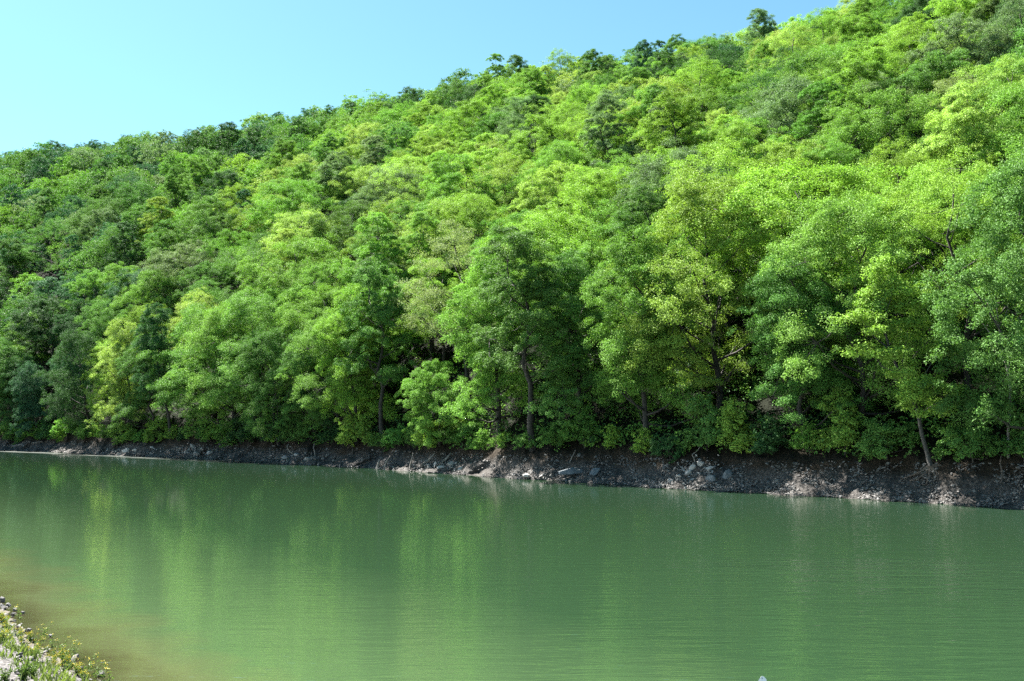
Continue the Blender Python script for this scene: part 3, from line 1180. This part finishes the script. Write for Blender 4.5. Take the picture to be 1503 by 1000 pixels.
boulder(843, 697, 2.6, 0.75, 1.3, M_BLUEROCK, "long flat-topped blue-grey boulder at the waterline of the far bank", 3, tilt=0.04)
boulder(873, 696, 1.1, 0.75, 1.0, M_BLUEROCK, "blocky blue-grey boulder abutting the long flat-topped one", 1, tilt=0.04)
boulder(1046, 710, 1.1, 1.1, 0.9, M_BLUEROCK, "upright blue-grey rock beside the white rockfall", 4)
boulder(1066, 706, 0.9, 1.0, 0.8, M_BLUEROCK, "second upright blue-grey rock, set just past the first beside the rockfall", 5)
boulder(1036, 717, 0.7, 0.35, 0.6, M_PALEROCK, "low tan rounded stone at the foot of the white rockfall", 2)
pp, ss = [], []
for u0, v0, su, sv, n_ in ((1028, 694, 16, 8, 260), (995, 709, 22, 4, 160), (290, 663, 17, 4.5, 260), (200, 664, 22, 3.5, 240), (650, 686, 26, 4.5, 200), (435, 675, 22, 4, 200), (785, 697, 14, 5, 90), (1160, 716, 10, 4, 50)):
    for _ in range(n_):
        h_ = hit_hill(u0 + su * RNG.normal(), v0 + sv * RNG.normal())
        if h_.z > -0.01:
            pp.append(tuple(h_ + Vector((0, 0, 0.05 + 0.1 * RNG.random()))))
            ss.append((0.04 + 0.13 * RNG.random() ** 2.5) * (0.7 + h_.y / 120))
scatter_rocks("pale_rubble", np.array(pp), ss, M_PALEROCK, "pale broken stone spilling down the sunlit patches of the far bank", RNG, 0.6)  # the stone's paleness stands in for part of the sun here
GR = "pale boulders of the white rockfall"
for i, (u_, v_, w) in enumerate(((1018, 690, 0.7), (1030, 684, 0.8), (1042, 690, 0.6), (1010, 698, 0.75), (1026, 697, 0.6), (998, 703, 0.6), (984, 709, 0.55), (1003, 713, 0.5), (970, 714, 0.5), (1016, 707, 0.5))):
    boulder(u_, v_, w * 1.1, w * 0.6, w, M_PALEROCK, "pale grey-white broken rock lying in the sunlit rockfall on the far bank", 30 + i, group=GR)
GS = "pale rocks of the jutting spur"
for i, (u_, v_, w) in enumerate(((283, 658, 1.6), (298, 662, 1.8), (273, 666, 1.5), (290, 668, 1.6), (308, 667, 1.2))):
    boulder(u_, v_, w * 0.75, w * 0.42, w * 0.6, M_PALEROCK, "tilted pale slab in the rock spur jutting out under the wide green tree", 50 + i, tilt=0.35, group=GS)
GL = "pale rocks of the ledge"
for i, (u_, v_, w) in enumerate(((185, 665, 1.8), (200, 663, 1.6), (213, 662, 1.7), (224, 659, 1.2), (176, 668, 1.2))):
    boulder(u_, v_, w * 0.75, w * 0.4, w * 0.6, M_PALEROCK, "pale slab in the rock ledge under the tall yellow-green tree", 60 + i, tilt=0.3, group=GL)
GD = "pale stones below the leaning driftwood"
for i, (u_, v_, w) in enumerate(((630, 688, 0.9), (648, 690, 1.0), (662, 684, 0.9), (676, 690, 0.8), (640, 682, 0.8), (420, 674, 1.1), (436, 670, 1.2), (450, 676, 1.0))):
    if i < 5:
        boulder(u_, v_, w, w * 0.5, w, M_PALEROCK, "pale angular stone heaped under the two leaning driftwood logs", 70 + i, group=GD)
    else:
        boulder(u_, v_, w, w * 0.5, w, M_PALEROCK, "pale angular stone on the sunlit patch under the curved bare root", 70 + i, group="pale stones under the curved root")
boulder(775, 701, 0.9, 0.4, 0.8, M_PALEROCK, "pale stone at the waterline between the driftwood and the blue boulder", 81)


# ------------------------------------------------------------------ driftwood
def drift(name, path, r_, label, cat, mat=M_DRIFT, lift=0.08, forks=(), free_pts=False, group=None):
    """path: picture points lying on the bank; the wood rests there"""
    ps = []
    for q in path:
        w_ = hit_hill(q[0], q[1])
        if len(q) > 2:  # stands up from the bank: metres above the ground under it
            w_ = w_ + Vector((0, 0, q[2]))
        ps.append(w_ + Vector((0, 0, lift)))
    o0 = ps[0].copy()
    tb = Tubes()
    n = len(ps)
    tb.add([p_ - o0 for p_ in ps], [r_ * (1 - 0.6 * i / (n - 1)) for i in range(n)], 8)
    o = tb.build(name, mat)
    o.location = o0
    tag(o, label, cat, group)
    return o


def upright(name, u0, v0, pts_, r_, label, cat, mat=M_DRIFT):
    """stands on the bank at (u0,v0); pts_: offsets in picture pixels (du, dv up, metres of depth)"""
    f_ = hit_hill(u0, v0)
    mp_ = f_.y / F
    tb = Tubes()
    ps = [Vector((0, 0, -0.4))] + [Vector((a * mp_, c, b * mp_)) for a, b, c in pts_]
    n = len(ps)
    # resample with a little irregularity
    tb.add(ps, [r_ * (1 - 0.6 * i / (n - 1)) for i in range(n)], 8)
    o = tb.build(name, mat)
    o.location = f_
    tag(o, label, cat)
    return o


upright("bare_root", 432, 667, ((-2, 1, 0), (-7, 4, 0), (-10, 8, 0), (-11, 12, 0.1), (-8, 15, 0.1)), 0.11, "pale curved bare root sticking up like a hook from the far bank", "root")
upright("dead_branch", 463, 669, ((-1, 5, 0), (-3, 11, 0), (-2, 18, 0.1)), 0.09, "short grey dead stem standing on the bank beside the curved bare root", "dead stem")
drift("driftwood_log", ((442, 681), (452, 677), (461, 672)), 0.22, "pale log lying slanted on the bank below the short dead stem", "log")
upright("tree_stump", 555, 688, ((0, 4, 0), (1, 9, 0), (2, 13, 0.1)), 0.22, "thicker of the two pale stumps standing at the far waterline", "stump")
upright("snag", 563, 690, ((2, 6, 0), (4, 12, 0), (9, 20, 0.2)), 0.12, "thin crooked pale stump leaning beside the thicker stump at the waterline", "stump")
upright("dead_pole", 601, 691, ((1, 8, 0), (3, 16, 0.1), (5, 26, 0.2)), 0.10, "thin dead pole slanting from the waterline between the stumps and the leaning driftwood", "pole")
drift("driftwood_log", ((618, 686), (630, 678, 0.1), (642, 667, 0.25)), 0.22, "upper of two pale driftwood logs leaning up the bank beside the small round tree", "log")
drift("driftwood_log", ((645, 683), (655, 677, 0.1), (662, 669, 0.2)), 0.2, "shorter of two pale driftwood logs leaning up the bank beside the small round tree", "log")
drift("driftwood_log", ((1136, 709), (1150, 711), (1170, 711), (1200, 712)), 0.12, "thin pale log lying level along the dark gravel bank", "log")
drift("fallen_pole", ((18, 656), (35, 653), (62, 649)), 0.22, "long pale fallen pole slanting on the far dark bank", "pole")
upright("dead_branch", 1022, 680, ((-3, 6, 0), (-6, 12, 0), (3, 18, 0.2), (8, 26, 0.3)), 0.05, "twiggy dead branch sprouting from the top of the white rockfall", "branch")
upright("dead_branch", 835, 683, ((2, 6, 0), (6, 14, 0), (10, 22, 0)), 0.06, "thin dead branch leaning on the bank above the flat blue-grey boulder", "branch")
upright("bare_root", 1470, 700, ((1, 8, 0), (0, 18, 0.1), (3, 30, 0.2)), 0.06, "thin bare root hanging down the gravel bank below the slender pale tree", "root", M_ROOT)

# ------------------------------------------------------------------ near bank
k = NT("near_bank_ground")
pos = k.pos()
f1 = k.noise(1.1, 5, 0.65, pos)
f2 = k.noise(9.0, 5, 0.65, pos)
vor = k.n("ShaderNodeTexVoronoi")
vor.inputs["Scale"].default_value = 16
k.l(pos, vor.inputs["Vector"])
gr = k.ramp(k.math("ADD", k.math("MULTIPLY", f2, 0.7), k.math("MULTIPLY", vor.outputs["Distance"], 0.5)), [(0.3, (0.0216, 0.0180, 0.0166)), (0.55, (0.0540, 0.0475, 0.0454)), (0.8, (0.1008, 0.0922, 0.0893))])
mud = k.ramp(f2, [(0.3, (0.0432, 0.0360, 0.0230)), (0.7, (0.0936, 0.0756, 0.0490))])
sep = k.n("ShaderNodeSeparateXYZ")
k.l(pos, sep.inputs[0])
mr = k.n("ShaderNodeMapRange")
k.l(sep.outputs[2], mr.inputs[0])
mr.inputs[1].default_value, mr.inputs[2].default_value = 0.0, 0.18
c = k.mix(mr.outputs[0], mud, gr)
p = k.n("ShaderNodeBsdfPrincipled")
k.l(c, p.inputs["Base Color"])
p.inputs["Roughness"].default_value = 0.9
bm = k.n("ShaderNodeBump")
bm.inputs["Strength"].default_value = 0.8
bm.inputs["Distance"].default_value = 0.05
k.l(k.math("ADD", f2, vor.outputs["Distance"]), bm.inputs["Height"])
k.l(bm.outputs[0], p.inputs["Normal"])
k.l(p.outputs[0], k.out.inputs[0])
gxs = np.concatenate([np.linspace(-220, -22, 30)[:-1], np.linspace(-22, 4, 170), np.linspace(4, 160, 40)[1:]])
gys = np.concatenate([np.linspace(-120, 8, 30)[:-1], np.linspace(8, 34, 170), np.linspace(34, 170, 30)[1:]])
GX, GY = np.meshgrid(gxs, gys, indexing="ij")
GZ = near_z(GX, GY)
for i in range(GX.shape[0]):
    for j in range(GX.shape[1]):
        if -24 < GX[i, j] < 6 and 6 < GY[i, j] < 36:
            GZ[i, j] += 0.07 * noise.fractal(Vector((GX[i, j], GY[i, j], 0)) * 1.4, 0.8, 2.1, 4)
sheet("near_bank", GX, GY, GZ, k.m)
_fan = {}


def near_ground(u_, v_):
    return hit_near(u_, v_)


pp, ss = [], []
while len(pp) < 1900:
    x, y = -20 + 18 * RNG.random(), 13 + 22 * RNG.random()
    d = float(near_signed(x, y))
    if -0.25 < d < 4.5 and RNG.random() < (1.0 if d < 0.6 else 0.5):
        pp.append((x, y, float(near_z(x, y)) + 0.02))
        ss.append(0.03 + 0.09 * RNG.random() ** 2.5)
scatter_rocks("near_gravel", np.array(pp), ss, M_ROCK, "grey gravel scattered over the near bank", RNG)
GN = "stones at the near water's edge"
for i, (u_, v_, w, lab) in enumerate(((4, 884, 0.34, "topmost pale grey stone of the heap at the near water's edge"), (12, 890, 0.26, "pale stone second from the top of the near heap"), (6, 895, 0.30, "dark-sided stone in the middle of the near heap by yellow flowers"),
                                      (22, 897, 0.24, "rounded grey stone on the water side of the near heap"), (33, 901, 0.24, "grey stone at the lower tip of the near heap beside the water"), (18, 904, 0.22, "small pale stone under the near heap, closest to the yellow flowers"),
                                      (43, 928, 0.22, "lone grey stone among thin yellow flowers below the near heap"), (110, 968, 0.30, "dark lone stone among grass near the lower tip of the near bank"), (148, 993, 0.34, "dark stone at the point where the near bank meets the bottom edge"),
                                      (74, 935, 0.18, "small dark stone lying in the shallows beside the yellow flowers"), (27, 964, 0.3, "dark clod on the bare gravel behind the yellow flowers"))):
    boulder(u_, v_, w, w * 0.75, w, M_NEARROCK, lab, 90 + i, near=True, group=GN)

# grass and low herbs
C, N, Z = [], [], []
V, Fc, n = [], [], 0
for _ in range(14000):
    x, y = -21 + 17 * RNG.random(), 13 + 24 * RNG.random()
    d = float(near_signed(x, y))
    pr = math.exp(-((d - 0.75) / 0.55) ** 2) + 0.08 * (d > 0)
    if d < 0.15 or RNG.random() > pr or noise.noise(Vector((x, y, 0)) * 0.9) < -0.2:
        continue
    z = float(near_z(x, y))
    for _b in range(3):
        a = RNG.random() * 6.28
        h = 0.08 + 0.16 * RNG.random()
        lean = 0.3 * h + 0.5 * h * RNG.random()
        wd = 0.010 + 0.008 * RNG.random()
        bx, by = x + 0.05 * RNG.normal(), y + 0.05 * RNG.normal()
        ca, sa = math.cos(a), math.sin(a)
        V += [(bx - sa * wd, by + ca * wd, z - 0.02), (bx + sa * wd, by - ca * wd, z - 0.02), (bx + ca * lean * 0.4 + sa * wd * 0.7, by + sa * lean * 0.4 - ca * wd * 0.7, z + h * 0.6), (bx + ca * lean, by + sa * lean, z + h)]
        Fc.append((n, n + 1, n + 2, n + 3))
        n += 4
go = np_mesh("bank_grass", np.array(V), np.array(Fc), M_GRASS)
tag(go, "thin yellow-green grass along the near water's edge", "grass", kind="stuff")


def weed_meshes(seed, H, nst, flowers):
    rr = np.random.default_rng(seed)
    tb = Tubes()
    C, N, Z = [], [], []
    fc, fn, fz = [], [], []
    for s in range(nst):
        a = rr.random() * 6.28
        ln = (0.15 + 0.3 * rr.random()) * H
        h = H * (0.65 + 0.35 * rr.random())
        top_ = Vector((math.cos(a) * ln, math.sin(a) * ln, h))
        mid = Vector((top_.x * 0.35, top_.y * 0.35, h * 0.55))
        tb.add([Vector((0, 0, -0.03)), mid, top_], [0.007, 0.005, 0.003], 4, False)
        for i in range(12):
            t_ = rr.random()
            p_ = (Vector((0, 0, 0)).lerp(mid, t_ * 2) if t_ < 0.5 else mid.lerp(top_, t_ * 2 - 1))
            C.append(np.array(p_) + rr.normal(size=3) * 0.025)
            N.append(rr.normal(size=3) * 0.6 + np.array([0, 0, 0.8]))
            Z.append(0.05 + 0.05 * rr.random() * (1.3 - t_))
        if flowers:
            for i in range(8):
                fc.append(np.array(top_) + rr.normal(size=3) * np.array([0.03, 0.03, 0.022]))
                fn.append(rr.normal(size=3) + np.array([0, 0, 1.0]))
                fz.append(0.017 + 0.011 * rr.random())
    return tb, np.array(C), np.array(N), np.array(Z), (np.array(fc), np.array(fn), np.array(fz)) if flowers else None


def first_weed(name, seed, H, nst, flowers):
    tb, C, N, Z, fl = weed_meshes(seed, H, nst, flowers)
    t = empty(name)
    kids = [tb.build("stems", M_WEED, t)]
    v, f = leaf_quads(C, N, Z, np.random.default_rng(seed), 0.45)
    kids.append(np_mesh("leaves", v, f, M_WEED, t))
    if fl:
        v, f = leaf_quads(*fl, np.random.default_rng(seed), 0.9)
        kids.append(np_mesh("blossom", v, f, M_PETAL, t))
    return t, kids


def copy_thing(src):
    t0, k0 = src
    t = t0.copy()
    COL.objects.link(t)
    out = []
    for c in k0:
        d = c.copy()
        COL.objects.link(d)
        d.parent = t
        out.append(d)
    return t, out


WF = [first_weed("yellow_flower", 201, 0.42, 5, True), first_weed("yellow_flower", 202, 0.34, 7, True), first_weed("yellow_flower", 203, 0.5, 2, True)]
used = set()


def put(i, u_, v_, s, label, group):
    src = WF[i]
    t = src[0] if i not in used else copy_thing(src)[0]
    used.add(i)
    t.location = near_ground(u_, v_) - Vector((0, 0, 0.02))
    t.rotation_euler = (0, 0, RNG.random() * 6.28)
    t.scale = (s, s, s)
    tag(t, label, "flower", group)


# single stalks over the water
for i, (u_, v_, lab) in enumerate(((28, 903, "lone yellow flower stalk just past the stone heap"), (62, 935, "topmost thin yellow flower stalk leaning over the brown shallows"), (66, 928, "tall yellow flower stalk just under the topmost one over the shallows"), (77, 945, "thin yellow flower stalk beside the small dark stone in the shallows"),
                                   (89, 955, "yellow flower stalk at the middle of the shallows edge"), (99, 960, "paired yellow flower stalk leaning out midway along the near bank"), (108, 962, "farthest-leaning yellow flower stalk midway along the near bank"), (129, 985, "yellow flower stalk above the dark stone at the bank's lower tip"),
                                   (141, 990, "yellow flower stalk close by the dark stone at the lower tip"), (150, 996, "last yellow flower stalk at the bottom edge of the near bank"), (162, 1000, "outermost yellow flower over the brown water at the bottom edge"))):
    put(2, u_, v_ + 4, 0.75 + 0.3 * RNG.random(), lab, "yellow flowers along the near bank")
for i in range(44):
    a = RNG.random()
    u_ = 2 + 128 * a ** 1.3
    v_ = 918 + 72 * (u_ / 130) + 34 * (RNG.random() - 0.35) * (1 - 0.4 * u_ / 130)
    put(int(RNG.integers(0, 2)), u_, v_ + 6, 0.42 + 0.38 * RNG.random(), "yellow-flowered weed crowded in the strip along the near water's edge", "yellow flowers along the near bank")

LW = first_weed("leafy_weed", 210, 0.40, 16, False)
for i, (u_, v_, s, lab) in enumerate(((35, 1000, 0.95, "large bright green leafy weed on the gravel at the bottom edge"), (48, 996, 0.75, "smaller bright green leafy weed leaning out from the large one"), (8, 1004, 0.75, "bright green leafy weed in the bottom corner of the near bank"), (100, 985, 0.5, "low green leafy weed beside the dark lone stone near the bank's tip"), (120, 994, 0.5, "low green leafy weed at the lower tip of the near bank"))):
    t = LW[0] if i == 0 else copy_thing(LW)[0]
    t.location = near_ground(u_, v_) - Vector((0, 0, 0.02))
    t.rotation_euler = (0, 0, i * 1.3)
    t.scale = (s,) * 3
    tag(t, lab, "weed", "leafy weeds on the near bank")

# white stone with dark specks, its tip just in view
k = NT("speckled_white_stone")
f = k.noise(9, 3, 0.7, k.n("ShaderNodeTexCoord").outputs["Object"])
p = k.n("ShaderNodeBsdfPrincipled")
k.l(k.ramp(f, [(0.30, (0.03, 0.025, 0.02)), (0.37, (0.80, 0.78, 0.75))]), p.inputs["Base Color"])
p.inputs["Roughness"].default_value = 0.8
k.l(p.outputs[0], k.out.inputs[0])
dx, dy, dz = ray(1119, 1004)
kk = -CAM_H / dz
vs, fs = BIG[2]
ws = np_mesh("white_stone", vs * np.array([0.13, 0.13, 0.22]), fs, k.m)
ws.location = (dx * kk, dy * kk, -0.03)
tag(ws, "white stone tip with dark specks poking out of the green water", "stone")

# ------------------------------------------------------------------ water
k = NT("lake_water")
pos = k.pos()
mp = k.n("ShaderNodeMapping")
mp.inputs["Scale"].default_value = (0.34, 1.6, 1)
mp.inputs["Rotation"].default_value = (0, 0, math.radians(-14))
k.l(pos, mp.inputs["Vector"])
r1 = k.noise(1.7, 3, 0.55, mp.outputs[0])
r2 = k.noise(5.5, 2, 0.5, mp.outputs[0])
r3 = k.noise(0.35, 2, 0.5, mp.outputs[0])
gust = k.noise(0.03, 3, 0.5, pos)
hgt = k.math("ADD", k.math("MULTIPLY", r1, 1.0), k.math("ADD", k.math("MULTIPLY", r2, 0.45), k.math("MULTIPLY", r3, 0.8)))
bm = k.n("ShaderNodeBump")
bm.inputs["Strength"].default_value = 1.0
sepw = k.n("ShaderNodeSeparateXYZ")
k.l(pos, sepw.inputs[0])
# a breeze that ruffles the reach on the right of the stream, calmer to the left
breeze = k.n("ShaderNodeMapRange")
k.l(k.math("ADD", sepw.outputs[0], k.math("MULTIPLY", gust, 26.0)), breeze.inputs[0])
breeze.inputs[1].default_value, breeze.inputs[2].default_value = 2.0, 26.0
breeze.inputs[3].default_value, breeze.inputs[4].default_value = 0.55, 1.7
calm = k.n("ShaderNodeMapRange")
k.l(sepw.outputs[1], calm.inputs[0])
calm.inputs[1].default_value, calm.inputs[2].default_value = 24.0, 62.0
calm.inputs[3].default_value, calm.inputs[4].default_value = 1.35, 0.45


def span(val, a, b, c_, d_):
    m1, m2 = k.n("ShaderNodeMapRange"), k.n("ShaderNodeMapRange")
    k.l(val, m1.inputs[0])
    k.l(val, m2.inputs[0])
    m1.inputs[1].default_value, m1.inputs[2].default_value = a, b
    m2.inputs[1].default_value, m2.inputs[2].default_value = c_, d_
    m2.inputs[3].default_value, m2.inputs[4].default_value = 1.0, 0.0
    return k.math("MULTIPLY", m1.outputs[0], m2.outputs[0])


fleck = k.noise(0.35, 3, 0.6, pos)
# a cat's-paw of wind out on the right, another strip close under the far left shore
yy = k.math("ADD", sepw.outputs[1], k.math("MULTIPLY", k.math("SUBTRACT", gust, 0.5), 5.0))
paw = k.math("MULTIPLY", span(yy, 27.0, 33.5, 36.8, 38.0), span(sepw.outputs[0], 4.0, 13.0, 90.0, 99.0))
paw = k.math("MULTIPLY", paw, k.math("ADD", 0.4, fleck))
along = k.math("ADD", k.math("MULTIPLY", k.math("ADD", sepw.outputs[0], 93.9), 0.675), k.math("MULTIPLY", k.math("SUBTRACT", sepw.outputs[1], 182.6), 0.738))
strip = k.math("MULTIPLY", span(k.math("ADD", along, k.math("MULTIPLY", gust, 9.0)), 0.5, 3.5, 5.0, 6.0), span(sepw.outputs[0], -170.0, -150.0, -45.0, -18.0))
amp = k.math("ADD", k.math("MULTIPLY", breeze.outputs[0], calm.outputs[0]), k.math("ADD", k.math("MULTIPLY", paw, 2.5), k.math("MULTIPLY", strip, 4.0)))
k.l(k.math("MULTIPLY", amp, 0.010), bm.inputs["Distance"])
k.l(hgt, bm.inputs["Height"])
# sediment near this bank
sep = k.n("ShaderNodeSeparateXYZ")
k.l(pos, sep.inputs[0])
nd = k.math("ADD", k.math("MULTIPLY", k.math("ADD", sep.outputs[0], 11.0), 0.80), k.math("MULTIPLY", k.math("SUBTRACT", sep.outputs[1], 23.2), 0.60))
nd = k.math("ADD", nd, k.math("MULTIPLY", k.math("SUBTRACT", k.noise(0.5, 3, 0.5, pos), 0.5), 2.5))
body = k.ramp(k.math("DIVIDE", k.math("ADD", nd, 0.9), 13.0, clamp=True), [(0.0, (0.094, 0.072, 0.032)), (0.10, (0.066, 0.064, 0.029)), (0.34, (0.034, 0.060, 0.027)), (1.0, (0.0150, 0.0345, 0.0160))])
df = k.n("ShaderNodeBsdfDiffuse")
k.l(body, df.inputs[0])
tp_ = k.n("ShaderNodeBsdfTransparent")
tp_.inputs[0].default_value = (0.70, 0.62, 0.42, 1)
mx = k.n("ShaderNodeMixShader")
k.l(k.ramp(k.math("DIVIDE", nd, 1.8, clamp=True), [(0.0, (0.7, 0.7, 0.7)), (1.0, (0, 0, 0))]), mx.inputs[0])
k.l(df.outputs[0], mx.inputs[1])
k.l(tp_.outputs[0], mx.inputs[2])
gl = k.n("ShaderNodeBsdfGlossy")
k.l(k.math("ADD", 0.02, k.math("ADD", k.math("MULTIPLY", paw, 0.085), k.math("MULTIPLY", strip, 0.15))), gl.inputs["Roughness"])
k.l(bm.outputs[0], gl.inputs["Normal"])
fr = k.n("ShaderNodeFresnel")
fr.inputs["IOR"].default_value = 1.95
k.l(bm.outputs[0], fr.inputs["Normal"])
ms = k.n("ShaderNodeMixShader")
k.l(fr.outputs[0], ms.inputs[0])
k.l(mx.outputs[0], ms.inputs[1])
k.l(gl.outputs[0], ms.inputs[2])
k.l(ms.outputs[0], k.out.inputs[0])
WX, WY = np.meshgrid(np.linspace(-900, 400, 14), np.linspace(-40, 900, 12), indexing="ij")
wz = np.zeros_like(WX)
sheet("water", WX, WY, wz, k.m)
